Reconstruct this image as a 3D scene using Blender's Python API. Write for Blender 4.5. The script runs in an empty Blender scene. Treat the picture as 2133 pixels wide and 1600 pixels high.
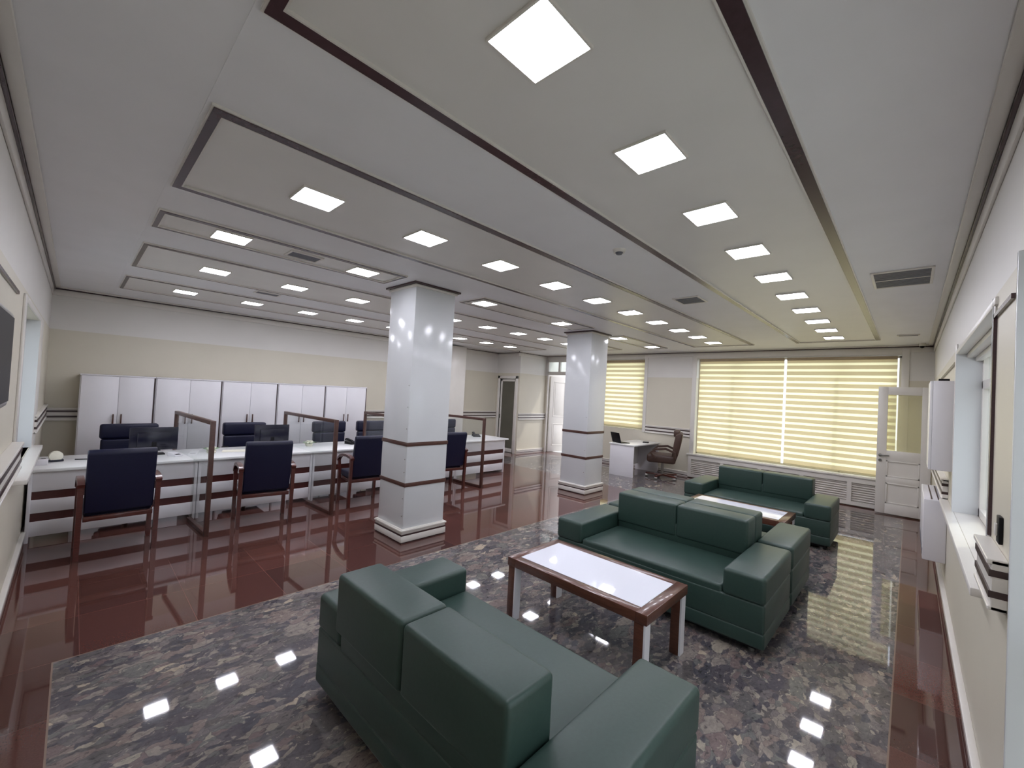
import bpy, bmesh, math, random
from mathutils import Matrix, Vector

random.seed(7)
C = bpy.context.scene.collection
SC = bpy.context.scene
XL, XF, YR, YC, H = -0.295, 10.22, -0.284, 9.26, 3.0   # room: left wall, blinds wall, near window wall, cabinet wall, ceiling

# ------------------------------------------------------------------ materials
def lin(c):
    return tuple(((v / 255.0) / 12.92 if v / 255.0 <= 0.04045 else ((v / 255.0 + 0.055) / 1.055) ** 2.4) for v in c) + (1.0,)

def newmat(name):
    m = bpy.data.materials.new(name); m.use_nodes = True
    nt = m.node_tree
    return m, nt, nt.nodes['Principled BSDF'], nt.nodes['Material Output']

def mat(name, rgb, rough=0.5, var=0.0, scale=20.0, bump=0.0, metal=0.0, spec=0.5, coat=0.0, stretch=None):
    m, nt, b, out = newmat(name)
    b.inputs['Roughness'].default_value = rough
    b.inputs['Metallic'].default_value = metal
    b.inputs['Specular IOR Level'].default_value = spec
    if coat:
        b.inputs['Coat Weight'].default_value = coat; b.inputs['Coat Roughness'].default_value = 0.08
    col = lin(rgb)
    tc = nt.nodes.new('ShaderNodeTexCoord'); mp = nt.nodes.new('ShaderNodeMapping')
    if stretch: mp.inputs['Scale'].default_value = stretch
    nz = nt.nodes.new('ShaderNodeTexNoise'); nz.inputs['Scale'].default_value = scale; nz.inputs['Detail'].default_value = 5
    nt.links.new(tc.outputs['Object'], mp.inputs['Vector']); nt.links.new(mp.outputs['Vector'], nz.inputs['Vector'])
    rp = nt.nodes.new('ShaderNodeValToRGB')
    rp.color_ramp.elements[0].position = 0.3; rp.color_ramp.elements[1].position = 0.7
    rp.color_ramp.elements[0].color = tuple(v * (1 - var) for v in col[:3]) + (1,)
    rp.color_ramp.elements[1].color = tuple(min(1, v * (1 + var)) for v in col[:3]) + (1,)
    nt.links.new(nz.outputs['Fac'], rp.inputs['Fac']); nt.links.new(rp.outputs['Color'], b.inputs['Base Color'])
    if bump:
        bp = nt.nodes.new('ShaderNodeBump'); bp.inputs['Strength'].default_value = bump; bp.inputs['Distance'].default_value = 0.002
        nt.links.new(nz.outputs['Fac'], bp.inputs['Height']); nt.links.new(bp.outputs['Normal'], b.inputs['Normal'])
    return m

def emis(name, rgb, strength):
    m, nt, b, out = newmat(name)
    b.inputs['Base Color'].default_value = (0.9, 0.9, 0.9, 1)
    b.inputs['Emission Color'].default_value = rgb + (1,)
    b.inputs['Emission Strength'].default_value = strength
    return m

def glassmat(name, tint=(0.93, 0.97, 0.95), ior=1.5, haze=0.0, hz=(0.7, 0.74, 0.74)):
    m, nt, b, out = newmat(name)
    nt.nodes.remove(b)
    t = nt.nodes.new('ShaderNodeBsdfTransparent'); t.inputs['Color'].default_value = tint + (1,)
    g = nt.nodes.new('ShaderNodeBsdfGlossy'); g.inputs['Roughness'].default_value = 0.02
    f = nt.nodes.new('ShaderNodeFresnel'); f.inputs['IOR'].default_value = ior
    mx = nt.nodes.new('ShaderNodeMixShader')
    ge = nt.nodes.new('ShaderNodeNewGeometry'); fr = nt.nodes.new('ShaderNodeMath'); fr.operation = 'SUBTRACT'; fr.inputs[0].default_value = 1.0
    nt.links.new(ge.outputs['Backfacing'], fr.inputs[1]); ml = nt.nodes.new('ShaderNodeMath'); ml.operation = 'MULTIPLY'
    nt.links.new(f.outputs[0], ml.inputs[0]); nt.links.new(fr.outputs[0], ml.inputs[1])
    nt.links.new(ml.outputs[0], mx.inputs[0]); nt.links.new(t.outputs[0], mx.inputs[1]); nt.links.new(g.outputs[0], mx.inputs[2])
    last = mx
    if haze:
        d = nt.nodes.new('ShaderNodeBsdfDiffuse'); d.inputs['Color'].default_value = hz + (1,)
        m2 = nt.nodes.new('ShaderNodeMixShader'); m2.inputs[0].default_value = haze
        nt.links.new(mx.outputs[0], m2.inputs[1]); nt.links.new(d.outputs[0], m2.inputs[2]); last = m2
    nt.links.new(last.outputs[0], out.inputs['Surface'])
    return m

def blindmat(name, diff, trans, k):
    m, nt, b, out = newmat(name); nt.nodes.remove(b)
    d = nt.nodes.new('ShaderNodeBsdfDiffuse'); d.inputs['Color'].default_value = diff + (1,)
    t = nt.nodes.new('ShaderNodeBsdfTranslucent')
    tc = nt.nodes.new('ShaderNodeTexCoord'); w = nt.nodes.new('ShaderNodeTexNoise'); w.inputs['Scale'].default_value = 300
    mp = nt.nodes.new('ShaderNodeMapping'); mp.inputs['Scale'].default_value = (1, 1, 0.1)
    nt.links.new(tc.outputs['Object'], mp.inputs['Vector']); nt.links.new(mp.outputs['Vector'], w.inputs['Vector'])
    rp = nt.nodes.new('ShaderNodeValToRGB')
    rp.color_ramp.elements[0].color = tuple(v * 0.93 for v in trans) + (1,); rp.color_ramp.elements[1].color = trans + (1,)
    nt.links.new(w.outputs['Fac'], rp.inputs['Fac']); nt.links.new(rp.outputs['Color'], t.inputs['Color'])
    mx = nt.nodes.new('ShaderNodeMixShader'); mx.inputs[0].default_value = k
    nt.links.new(d.outputs[0], mx.inputs[1]); nt.links.new(t.outputs[0], mx.inputs[2])
    nt.links.new(mx.outputs[0], out.inputs['Surface'])
    return m

class N:
    """small node helper"""
    def __init__(s, nt): s.nt = nt
    def n(s, t, **kw):
        x = s.nt.nodes.new(t)
        for k, v in kw.items():
            if k in x.inputs.keys(): x.inputs[k].default_value = v
            else: setattr(x, k, v)
        return x
    def l(s, a, b): s.nt.links.new(a, b)
    def math(s, op, a, b=None, clamp=False):
        x = s.nt.nodes.new('ShaderNodeMath'); x.operation = op; x.use_clamp = clamp
        for i, v in enumerate((a, b)):
            if v is None: continue
            if isinstance(v, (int, float)): x.inputs[i].default_value = v
            else: s.l(v, x.inputs[i])
        return x.outputs[0]
    def mix(s, fac, a, b, bt='MIX'):
        x = s.nt.nodes.new('ShaderNodeMix'); x.data_type = 'RGBA'; x.blend_type = bt
        for i, v in ((0, fac), (6, a), (7, b)):
            if isinstance(v, (int, float)): x.inputs[i].default_value = v
            elif isinstance(v, tuple): x.inputs[i].default_value = v
            else: s.l(v, x.inputs[i])
        return x.outputs[2]

def ramp(h, fac, stops, const=False):
    r = h.n('ShaderNodeValToRGB'); cr = r.color_ramp
    if const: cr.interpolation = 'CONSTANT'
    while len(cr.elements) < len(stops): cr.elements.new(0.5)
    for e, (p, c) in zip(cr.elements, stops): e.position = p; e.color = c
    h.l(fac, r.inputs['Fac'])
    return r.outputs['Color']

def floor_material():
    m, nt, b, out = newmat('polished_stone_floor'); h = N(nt)
    tc = h.n('ShaderNodeTexCoord'); sep = h.n('ShaderNodeSeparateXYZ'); h.l(tc.outputs['Object'], sep.inputs[0])
    X, Y = sep.outputs[0], sep.outputs[1]
    # warped coordinates for the conglomerate pebbles
    nz = h.n('ShaderNodeTexNoise', Scale=4.0, Detail=3.0); h.l(tc.outputs['Object'], nz.inputs['Vector'])
    vs = h.n('ShaderNodeVectorMath'); vs.operation = 'SCALE'; vs.inputs['Scale'].default_value = 0.13; h.l(nz.outputs['Color'], vs.inputs[0])
    va = h.n('ShaderNodeVectorMath'); va.operation = 'ADD'; h.l(tc.outputs['Object'], va.inputs[0]); h.l(vs.outputs[0], va.inputs[1])
    n2 = h.n('ShaderNodeTexNoise', Scale=22.0, Detail=3.0); h.l(tc.outputs['Object'], n2.inputs['Vector'])
    v2 = h.n('ShaderNodeVectorMath'); v2.operation = 'SCALE'; v2.inputs['Scale'].default_value = 0.05; h.l(n2.outputs['Color'], v2.inputs[0])
    vb = h.n('ShaderNodeVectorMath'); vb.operation = 'ADD'; h.l(va.outputs[0], vb.inputs[0]); h.l(v2.outputs[0], vb.inputs[1]); va = vb
    mp = h.n('ShaderNodeMapping'); mp.inputs['Scale'].default_value = (0.66, 1.25, 1); mp.inputs['Rotation'].default_value = (0, 0, 0.25)
    h.l(va.outputs[0], mp.inputs['Vector'])
    pal = [(0.0, lin((92, 88, 92))), (0.14, lin((112, 106, 106))), (0.26, lin((84, 80, 86))), (0.38, lin((124, 112, 108))), (0.48, lin((100, 97, 97))),
           (0.58, lin((136, 128, 122))), (0.65, lin((78, 77, 84))), (0.74, lin((114, 101, 100))), (0.80, lin((104, 104, 102))), (0.88, lin((152, 145, 134))),
           (0.91, lin((92, 87, 87))), (0.95, lin((128, 120, 116))), (0.985, lin((168, 156, 140)))]
    cols = []; edges = []
    for sc in (9.5, 24.0):
        v = h.n('ShaderNodeTexVoronoi', Scale=sc); v.distance = 'EUCLIDEAN'; v.voronoi_dimensions = '2D'; h.l(mp.outputs[0], v.inputs['Vector'])
        sp = h.n('ShaderNodeSeparateColor'); h.l(v.outputs['Color'], sp.inputs[0])
        cols.append((ramp(h, sp.outputs[0], pal, True), sp.outputs[1]))
        e = h.n('ShaderNodeTexVoronoi', Scale=sc); e.voronoi_dimensions = '2D'; e.feature = 'DISTANCE_TO_EDGE'; h.l(mp.outputs[0], e.inputs['Vector'])
        edges.append(h.math('LESS_THAN', e.outputs['Distance'], 0.04 if sc < 10 else 0.05))
    sel = h.math('GREATER_THAN', cols[0][1], 0.66)          # which big cells are one pebble; the others break into small ones
    col = h.mix(sel, cols[1][0], cols[0][0])
    edge = h.math('ADD', h.math('MULTIPLY', sel, edges[0]), h.math('MULTIPLY', h.math('SUBTRACT', 1.0, sel), edges[1]))
    col = h.mix(h.math('MULTIPLY', edge, 0.5), col, lin((84, 80, 84)))
    fine = h.n('ShaderNodeTexNoise', Scale=38.0, Detail=8.0, Roughness=0.7); h.l(mp.outputs[0], fine.inputs['Vector'])
    col = h.mix(0.45, col, ramp(h, fine.outputs['Fac'], [(0.36, (0.28, 0.27, 0.29, 1)), (0.62, (1.0, 0.98, 0.95, 1))]), 'MULTIPLY')
    big = h.n('ShaderNodeTexNoise', Scale=1.6, Detail=2.0); h.l(tc.outputs['Object'], big.inputs['Vector'])
    fl = h.n('ShaderNodeTexNoise', Scale=30.0, Detail=4.0, Roughness=0.6); h.l(mp.outputs[0], fl.inputs['Vector'])
    col = h.mix(ramp(h, fl.outputs['Fac'], [(0.60, (0, 0, 0, 1)), (0.67, (0.75, 0.75, 0.75, 1))]), col, lin((150, 142, 132)))
    col = h.mix(ramp(h, fl.outputs['Fac'], [(0.34, (0.7, 0.7, 0.7, 1)), (0.42, (0, 0, 0, 1))]), col, lin((52, 50, 54)))
    granite = h.mix(0.5, col, ramp(h, big.outputs['Fac'], [(0.3, (0.9, 0.9, 0.92, 1)), (0.7, (1.65, 1.62, 1.58, 1))]), 'MULTIPLY')
    # red tiles with faint joints
    S = 0.6
    tx = h.math('DIVIDE', h.math('SUBTRACT', X, 0.11), S); ty = h.math('DIVIDE', h.math('SUBTRACT', Y, 3.72), S)
    cv = h.n('ShaderNodeCombineXYZ'); h.l(h.math('FLOOR', tx), cv.inputs[0]); h.l(h.math('FLOOR', ty), cv.inputs[1])
    wn = h.n('ShaderNodeTexWhiteNoise'); h.l(cv.outputs[0], wn.inputs['Vector'])
    red = ramp(h, wn.outputs['Value'], [(0.0, lin((78, 52, 48))), (0.5, lin((88, 57, 51))), (1.0, lin((99, 63, 56)))])
    g2 = h.n('ShaderNodeTexNoise', Scale=120.0, Detail=3.0); h.l(tc.outputs['Object'], g2.inputs['Vector'])
    red = h.mix(0.5, red, ramp(h, g2.outputs['Fac'], [(0.35, (0.7, 0.68, 0.68, 1)), (0.65, (1.15, 1.15, 1.15, 1))]), 'MULTIPLY')
    def joint(t, w):
        f = h.math('FRACT', t)
        return h.math('ADD', h.math('LESS_THAN', f, w / S), h.math('GREATER_THAN', f, 1 - w / S), True)
    jt = h.math('MAXIMUM', joint(tx, 0.0018), joint(ty, 0.0018))
    red = h.mix(h.math('MULTIPLY', jt, 0.75), red, lin((112, 84, 78)))
    # granite field: x 0.0..9.75, y 0.045..3.71, plus the strip that runs on to the entrance
    def between(v, a, b): return h.math('MULTIPLY', h.math('GREATER_THAN', v, a), h.math('LESS_THAN', v, b))
    f1 = h.math('MULTIPLY', between(X, 0.0, 9.72), between(Y, 0.045, 3.71))
    f2 = h.math('MULTIPLY', between(X, 7.6, 9.9), between(Y, 3.6, 8.0))
    fld = h.math('MAXIMUM', f1, f2)
    base = h.mix(fld, red, granite)
    # pale joint line at the border
    o1 = h.math('MULTIPLY', between(X, -0.008, 9.728), between(Y, 0.037, 3.718))
    line = h.math('SUBTRACT', h.math('MAXIMUM', o1, fld), fld, True)
    base = h.mix(h.math('MULTIPLY', line, 0.7), base, lin((146, 128, 114)))
    h.l(base, b.inputs['Base Color'])
    b.inputs['Roughness'].default_value = 0.035
    b.inputs['IOR'].default_value = 1.75
    wv = h.n('ShaderNodeTexNoise', Scale=2.2, Detail=1.0); h.l(tc.outputs['Object'], wv.inputs['Vector'])
    bp = h.n('ShaderNodeBump'); bp.inputs['Strength'].default_value = 0.05; bp.inputs['Distance'].default_value = 0.004
    h.l(wv.outputs['Fac'], bp.inputs['Height']); h.l(bp.outputs['Normal'], b.inputs['Normal'])
    return m

def wall_material():
    """off-white frieze above the dado and panels, beige below: two real paints split at 2.37 m"""
    m, nt, b, out = newmat('painted_wall'); h = N(nt)
    ge = h.n('ShaderNodeNewGeometry'); sep = h.n('ShaderNodeSeparateXYZ'); h.l(ge.outputs['Position'], sep.inputs[0])
    up = h.math('GREATER_THAN', sep.outputs[2], 2.37)
    col = h.mix(up, lin((206, 200, 184)), lin((216, 213, 208)))
    nz = h.n('ShaderNodeTexNoise', Scale=3.0, Detail=4.0); h.l(ge.outputs['Position'], nz.inputs['Vector'])
    col = h.mix(0.25, col, ramp(h, nz.outputs['Fac'], [(0.3, (0.9, 0.9, 0.9, 1)), (0.7, (1, 1, 1, 1))]), 'MULTIPLY')
    h.l(col, b.inputs['Base Color']); b.inputs['Roughness'].default_value = 0.45
    return m

WALL = wall_material(); FLOOR = floor_material()
CEIL = mat('ceiling_paint', (230, 230, 233), 0.5, 0.02, 3)
PANEL = mat('ceiling_field_paint', (222, 220, 217), 0.38, 0.02, 3)
WHITE = mat('white_gloss_paint', (218, 214, 208), 0.3, 0.02, 6)
PILLAR = mat('white_laminate_cladding', (208, 210, 212), 0.16, 0.015, 2)
TRIM = mat('dark_brown_moulding', (66, 46, 50), 0.25, 0.12, 30, stretch=(1, 1, 6))
DARKSTRIPE = mat('dark_brown_stripe', (58, 40, 40), 0.35, 0.1, 20)
BROWN = mat('red_brown_veneer', (68, 27, 25), 0.35, 0.22, 24, stretch=(1, 8, 8))
SCREENWOOD = mat('brown_screen_frame', (78, 50, 43), 0.35, 0.18, 30)
PANELW = mat('white_melamine', (222, 220, 224), 0.25, 0.012, 4)
TOPW = mat('white_worktop', (232, 232, 232), 0.2, 0.01, 4)
LEATHER_G = mat('dark_green_leather', (44, 64, 58), 0.42, 0.06, 60, 0.15, spec=0.45)
LEATHER_N = mat('navy_leather', (17, 19, 46), 0.42, 0.1, 60, 0.2, spec=0.35)
LEATHER_B = mat('brown_leather', (68, 48, 40), 0.4, 0.15, 40, 0.2)
WOOD = mat('mahogany_wood', (78, 34, 28), 0.3, 0.25, 18, stretch=(1, 1, 5), coat=0.4)
TABLEWOOD = mat('walnut_veneer', (88, 54, 42), 0.28, 0.22, 16, stretch=(6, 1, 6), coat=0.3)
GLASSWHITE = mat('white_back_painted_glass', (226, 228, 238), 0.04, 0.005, 3)
BLACK = mat('black_plastic', (17, 15, 19), 0.5, 0.05, 30, spec=0.2)
DARKBLUE = mat('dark_screen_plastic', (20, 20, 38), 0.25, 0.05, 30)
GREY = mat('grey_grille', (96, 98, 108), 0.5, 0.05, 40)
METAL = mat('brushed_metal', (150, 148, 145), 0.3, 0.05, 60, metal=0.9)
CREAM = mat('cream_paper', (225, 222, 205), 0.6, 0.04, 30)
GREEN = mat('pale_green_leaf', (120, 150, 110), 0.5, 0.15, 30)
DOORGREY = mat('grey_frosted_glass', (92, 90, 80), 0.25, 0.05, 3)
GROUND = mat('pale_bounce_ground', (200, 200, 195), 0.8, 0.05, 3)  # kept pale to bounce daylight up to the blinds
GLASS = glassmat('clear_glass')
GLASS_S = glassmat('screen_glass', (0.975, 0.99, 0.985), ior=1.3, haze=0.03)
GLASS_D = glassmat('door_glass_glow_tint', (0.97, 0.96, 0.84), haze=0.25, hz=(0.85, 0.83, 0.66))  # warm tint and haze paint the blinds' yellow glow into the pane
LIGHT = emis('lit_diffuser', (0.90, 0.90, 1.0), 40.0)
BAND = blindmat('blind_solid_band', (0.72, 0.66, 0.46), (0.84, 0.66, 0.36), 0.40)
SHEER = blindmat('blind_sheer_band', (0.75, 0.72, 0.5), (1.0, 0.90, 0.58), 0.95)

# ------------------------------------------------------------------ mesh helpers
def addbox(bm, x0, x1, y0, y1, z0, z1, bev=0.0, seg=2, M=None):
    t = bmesh.new()
    vs = [t.verts.new((x, y, z)) for x in (x0, x1) for y in (y0, y1) for z in (z0, z1)]
    for f in ((0, 1, 3, 2), (4, 6, 7, 5), (0, 4, 5, 1), (2, 3, 7, 6), (0, 2, 6, 4), (1, 5, 7, 3)):
        t.faces.new([vs[i] for i in f])
    bmesh.ops.recalc_face_normals(t, faces=t.faces)
    if bev > 0:
        bmesh.ops.bevel(t, geom=t.edges[:], offset=bev, segments=seg, profile=0.5, affect='EDGES')
    if M is not None: bmesh.ops.transform(t, matrix=M, verts=t.verts)
    me = bpy.data.meshes.new('t'); t.to_mesh(me); bm.from_mesh(me); bpy.data.meshes.remove(me); t.free()

def addcyl(bm, c, r0, r1, h, seg=24, M=None, axis='Z'):
    t = bmesh.new()
    bmesh.ops.create_cone(t, cap_ends=True, segments=seg, radius1=r0, radius2=r1, depth=h)
    A = Matrix.Identity(4)
    if axis == 'X': A = Matrix.Rotation(math.pi / 2, 4, 'Y')
    if axis == 'Y': A = Matrix.Rotation(math.pi / 2, 4, 'X')
    bmesh.ops.transform(t, matrix=Matrix.Translation(c) @ A, verts=t.verts)
    if M is not None: bmesh.ops.transform(t, matrix=M, verts=t.verts)
    me = bpy.data.meshes.new('t'); t.to_mesh(me); bm.from_mesh(me); bpy.data.meshes.remove(me); t.free()

def tube(bm, pts, w, d):
    """rectangular bar swept along points; w across x, d in the plane of the path"""
    prev = None
    n = len(pts)
    for i, p in enumerate(pts):
        p = Vector(p)
        a = Vector(pts[max(0, i - 1)]); b = Vector(pts[min(n - 1, i + 1)])
        t = (b - a).normalized()
        s = Vector((1, 0, 0)); u = t.cross(s).normalized()
        ring = [bm.verts.new(p + s * sx * w / 2 + u * su * d / 2) for sx, su in ((-1, -1), (1, -1), (1, 1), (-1, 1))]
        if prev:
            for k in range(4): bm.faces.new((prev[k], prev[(k + 1) % 4], ring[(k + 1) % 4], ring[k]))
        else: bm.faces.new(ring[::-1])
        prev = ring
    bm.faces.new(prev)

def obj(name, bm, m, parent=None, smooth=True, loc=None, rot=None):
    me = bpy.data.meshes.new(name)
    bmesh.ops.recalc_face_normals(bm, faces=bm.faces)
    bm.to_mesh(me); bm.free()
    ms = m if isinstance(m, (list, tuple)) else [m]
    for k in ms: me.materials.append(k)
    if smooth:
        for p in me.polygons: p.use_smooth = True
        try: me.set_sharp_from_angle(angle=math.radians(32))
        except Exception: pass
    o = bpy.data.objects.new(name, me); C.objects.link(o)
    if parent: o.parent = parent
    if loc: o.location = loc
    if rot: o.rotation_euler = rot
    return o

def boxes(name, m, bl, parent=None, bev=0.0, seg=2, **kw):
    bm = bmesh.new()
    for b in bl: addbox(bm, *b, bev=bev, seg=seg)
    return obj(name, bm, m, parent, smooth=bev > 0, **kw)

def thing(name, label, cat, loc=(0, 0, 0), rz=0.0, group=None):
    o = bpy.data.objects.new(name, None); C.objects.link(o)
    o.location = loc; o.rotation_euler = (0, 0, rz); o.empty_display_size = 0.1
    o['label'] = label; o['category'] = cat
    if group: o['group'] = group
    return o

def tag(o, label, cat, group=None):
    o['label'] = label; o['category'] = cat
    if group: o['group'] = group
    return o

def struct(o): o['kind'] = 'structure'; return o

def dup(root, loc, rz, label, group=None):
    r = root.copy(); C.objects.link(r); r.location = loc; r.rotation_euler = (0, 0, rz); r['label'] = label
    if group: r['group'] = group
    for ch in list(root.children):
        c = ch.copy(); C.objects.link(c); c.parent = r
        for g in list(ch.children):
            d = g.copy(); C.objects.link(d); d.parent = c
    return r

# ------------------------------------------------------------------ room shell
T = 0.3
struct(boxes('floor', FLOOR, [(XL - T, XF + T, YR - T, YC + T, -0.1, 0.0)]))
struct(boxes('ceiling', CEIL, [(XL - T, XF + T, YR - T, YC + T, H, H + 0.2)]))

def wall_seg(a0, a1, holes, z1=H):
    """rects of a wall from a0 to a1 with holes (s, e, zb, zt)"""
    out = []; cur = a0
    for s, e, zb, zt in sorted(holes):
        out.append((cur, s, 0, z1))
        if zb > 0: out.append((s, e, 0, zb))
        if zt < z1: out.append((s, e, zt, z1))
        cur = e
    out.append((cur, a1, 0, z1))
    return out

WIN_R = (3.0, 5.2, 0.97, 2.35); WIN_N = (0.55, 2.38, 0.05, 2.4)
WIN_L = (4.95, 6.75, 0.93, 2.28)
B_MAIN = (0.13, 3.70, 0.57, 2.83); B_SM = (5.02, 6.35, 1.0, 2.84); ENT = (6.85, 8.24, 0.0, 2.88)
struct(boxes('wall_right', WALL, [(a, b, YR - T, YR, z0, z1) for a, b, z0, z1 in wall_seg(XL - T, XF + T, [WIN_R, WIN_N])]))
struct(boxes('wall_left', WALL, [(XL - T, XL, a, b, z0, z1) for a, b, z0, z1 in wall_seg(YR, YC, [WIN_L])]))
struct(boxes('wall_far', WALL, [(XF, XF + T, a, b, z0, z1) for a, b, z0, z1 in wall_seg(YR, 8.3, [B_MAIN, B_SM, ENT])]))
struct(boxes('wall_back', WALL, [(XL - T, 9.0, YC, YC + T, 0, H)]))
struct(boxes('wall_corner', WALL, [(9.0, 9.15, a, b, z0, z1) for a, b, z0, z1 in wall_seg(8.3, YC, [(8.44, 9.1, 0, 2.2)])] +
             [(9.15, XF + 1.5, 8.3, 8.42, 0, H), (9.15, XF + T, YC, YC + 0.1, 0, H), (XF, XF + 0.1, 8.42, YC, 0, H)]))
struct(boxes('ground', GROUND, [(-25, 40, -30, 40, -0.3, -0.12)]))  # ground plane added outside, pale to light the blinds from below

# cornice: white band on the ceiling, dark moulding in the corner, white band on the wall
def cornice(n, axis, fixed, s, a0, a1):
    """s = +1: room lies on the + side of the wall"""
    def r(d0, d1, z0, z1):
        lo, hi = sorted((fixed + s * d0, fixed + s * d1))
        return (a0, a1, lo, hi, z0, z1) if axis == 'X' else (lo, hi, a0, a1, z0, z1)
    o = struct(boxes('trim_%d' % n, WHITE, [r(0.03, 0.085, H - 0.02, H), r(0.0, 0.016, H - 0.125, H - 0.035)], bev=0.006, seg=2))
    boxes('dark_moulding', TRIM, [r(0.0, 0.03, H - 0.035, H)], o, bev=0.004, seg=2)
cornice(1, 'X', YR, 1, XL, XF); cornice(2, 'Y', XL, 1, YR, YC); cornice(3, 'X', YC, -1, XL, 9.0)
cornice(4, 'Y', XF, -1, YR, 8.3); cornice(5, 'Y', 9.0, -1, 8.3, YC); cornice(6, 'X', 8.3, -1, 8.9, XF)

# ceiling fields framed by dark mouldings
def field(n, x0, x1, y0, y1, w=0.04, closed=True):
    g = w * 0.72
    o = struct(boxes('trim_%d' % n, TRIM, [(x0 - w / 2, x1 + w / 2, y0 - g, y0 + g, H - 0.018, H), (x0 - w / 2, x1 + w / 2, y1 - g, y1 + g, H - 0.018, H),
        (x0 - w / 2, x0 + w / 2, y0 + g, y1 - g, H - 0.018, H), (x1 - w / 2, x1 + w / 2, y0 + g, y1 - g, H - 0.018, H)]))
    e = 0.008; q = w / 2; bl = []
    for k, m_, zz in ((q + e, g + e, H - 0.014), (-q, -g, H - 0.02)):          # outer ring, inner ring
        X0, X1, Y0, Y1 = x0 - k, x1 + k, y0 - m_, y1 + m_
        bl += [(X0, X1, Y0, Y0 + e, zz, H), (X0, X1, Y1 - e, Y1, zz, H), (X0, X0 + e, Y0 + e, Y1 - e, zz, H), (X1 - e, X1, Y0 + e, Y1 - e, zz, H)]
    boxes('white_edge', WHITE, bl, o)
    boxes('field_panel', PANEL, [(x0 + w / 2, x1 - w / 2, y0 + g, y1 - g, H - 0.006, H)], o)
field(11, 0.385, 9.22, 0.42, 1.535)
field(12, 0.385, 9.28, 2.31, 3.42)
field(13, 0.385, 2.44, 4.05, 4.50, 0.032); field(14, 3.62, 6.2, 4.05, 4.50, 0.032); field(15, 7.25, 9.27, 4.05, 4.50, 0.032)
field(16, 0.395, 9.27, 5.21, 6.38, 0.034); field(17, 0.395, 8.7, 7.16, 8.23, 0.034)

struct(boxes('trim_18', CEIL, [(0.338, 0.346, YR + 0.1, YC - 0.1, H - 0.003, H)]))

# dado rail: white moulding with two dark stripes
RAILN = [20]
def rail(axis, fixed, s, a0, a1, zt=1.19, d=0.03):
    def r(d0, d1, z0, z1, e=0.0):
        lo, hi = sorted((fixed + s * d0, fixed + s * d1))
        return (a0 - e, a1 + e, lo, hi, z0, z1) if axis == 'X' else (lo, hi, a0 - e, a1 + e, z0, z1)
    RAILN[0] += 1
    o = struct(boxes('trim_%d' % RAILN[0], WHITE, [r(0, d, zt - 0.19, zt), r(0, d + 0.012, zt - 0.016, zt + 0.004), r(0, d + 0.008, zt - 0.19, zt - 0.175)], bev=0.003, seg=1))
    boxes('dark_stripe', DARKSTRIPE, [r(0, d + 0.006, zt - 0.062, zt - 0.036, 0.001)], o)
    boxes('dark_stripe', DARKSTRIPE, [r(0, d + 0.006, zt - 0.142, zt - 0.116, 0.001)], o)
rail('X', YC, -1, XL, 6.92); rail('X', YC, -1, 7.47, 9.0); rail('X', 8.3, -1, 9.0, XF)
rail('Y', XF, -1, 3.80, 4.92, 1.14); rail('Y', XF, -1, 6.45, 6.78, 1.14); rail('Y', XL, 1, 2.2, 4.75, 1.22, 0.05); rail('Y', XL, 1, 6.95, YC, 1.24)
rail('X', YR, 1, 2.47, 2.93, 1.235, 0.045); rail('X', YR, 1, 5.88, 8.6, 1.16, 0.04)

def baseboard(name, axis, fixed, s, a0, a1):
    def r(d0, d1, z0, z1):
        lo, hi = sorted((fixed + s * d0, fixed + s * d1))
        return (a0, a1, lo, hi, z0, z1) if axis == 'X' else (lo, hi, a0, a1, z0, z1)
    o = struct(boxes(name, WHITE, [r(0, 0.022, 0, 0.105), r(0, 0.034, 0.09, 0.12)], bev=0.004, seg=2))
    boxes('dark_stripe', DARKSTRIPE, [r(0, 0.025, 0.03, 0.045)], o)
baseboard('baseboard_right', 'X', YR, 1, 2.4, XF); baseboard('baseboard_left', 'Y', XL, 1, YR, YC)
baseboard('baseboard_back', 'X', YC, -1, XL, 9.0); baseboard('baseboard_corner', 'X', 8.3, -1, 9.0, XF)
baseboard('baseboard_far', 'Y', XF, -1, 3.8, 6.8)

# dark beading of wall panels
def bead(n, axis, fixed, s, pts):
    bm = bmesh.new(); w = 0.010
    for (a, z), (b, zz) in zip(pts[:-1], pts[1:]):
        lo, hi = sorted((fixed, fixed + s * 0.012))
        a0, a1 = min(a, b) - w, max(a, b) + w; z0, z1 = min(z, zz) - w, max(z, zz) + w
        if axis == 'X': addbox(bm, a0, a1, lo, hi, z0, z1)
        else: addbox(bm, lo, hi, a0, a1, z0, z1)
    struct(obj('trim_%d' % n, bm, TRIM, smooth=False))
bead(41, 'X', YR, 1, [(2.5, 2.26), (2.965, 2.26), (2.965, 1.25)])
bead(42, 'X', YR, 1, [(5.32, 2.25), (7.6, 2.25)])
bead(43, 'Y', XL, 1, [(2.6, 2.27), (4.3, 2.27)])

# white pilaster on the cabinet wall
struct(boxes('wall_pilaster', WHITE, [(6.92, 7.47, 8.95, YC, 0, H - 0.03)], bev=0.006))

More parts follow.
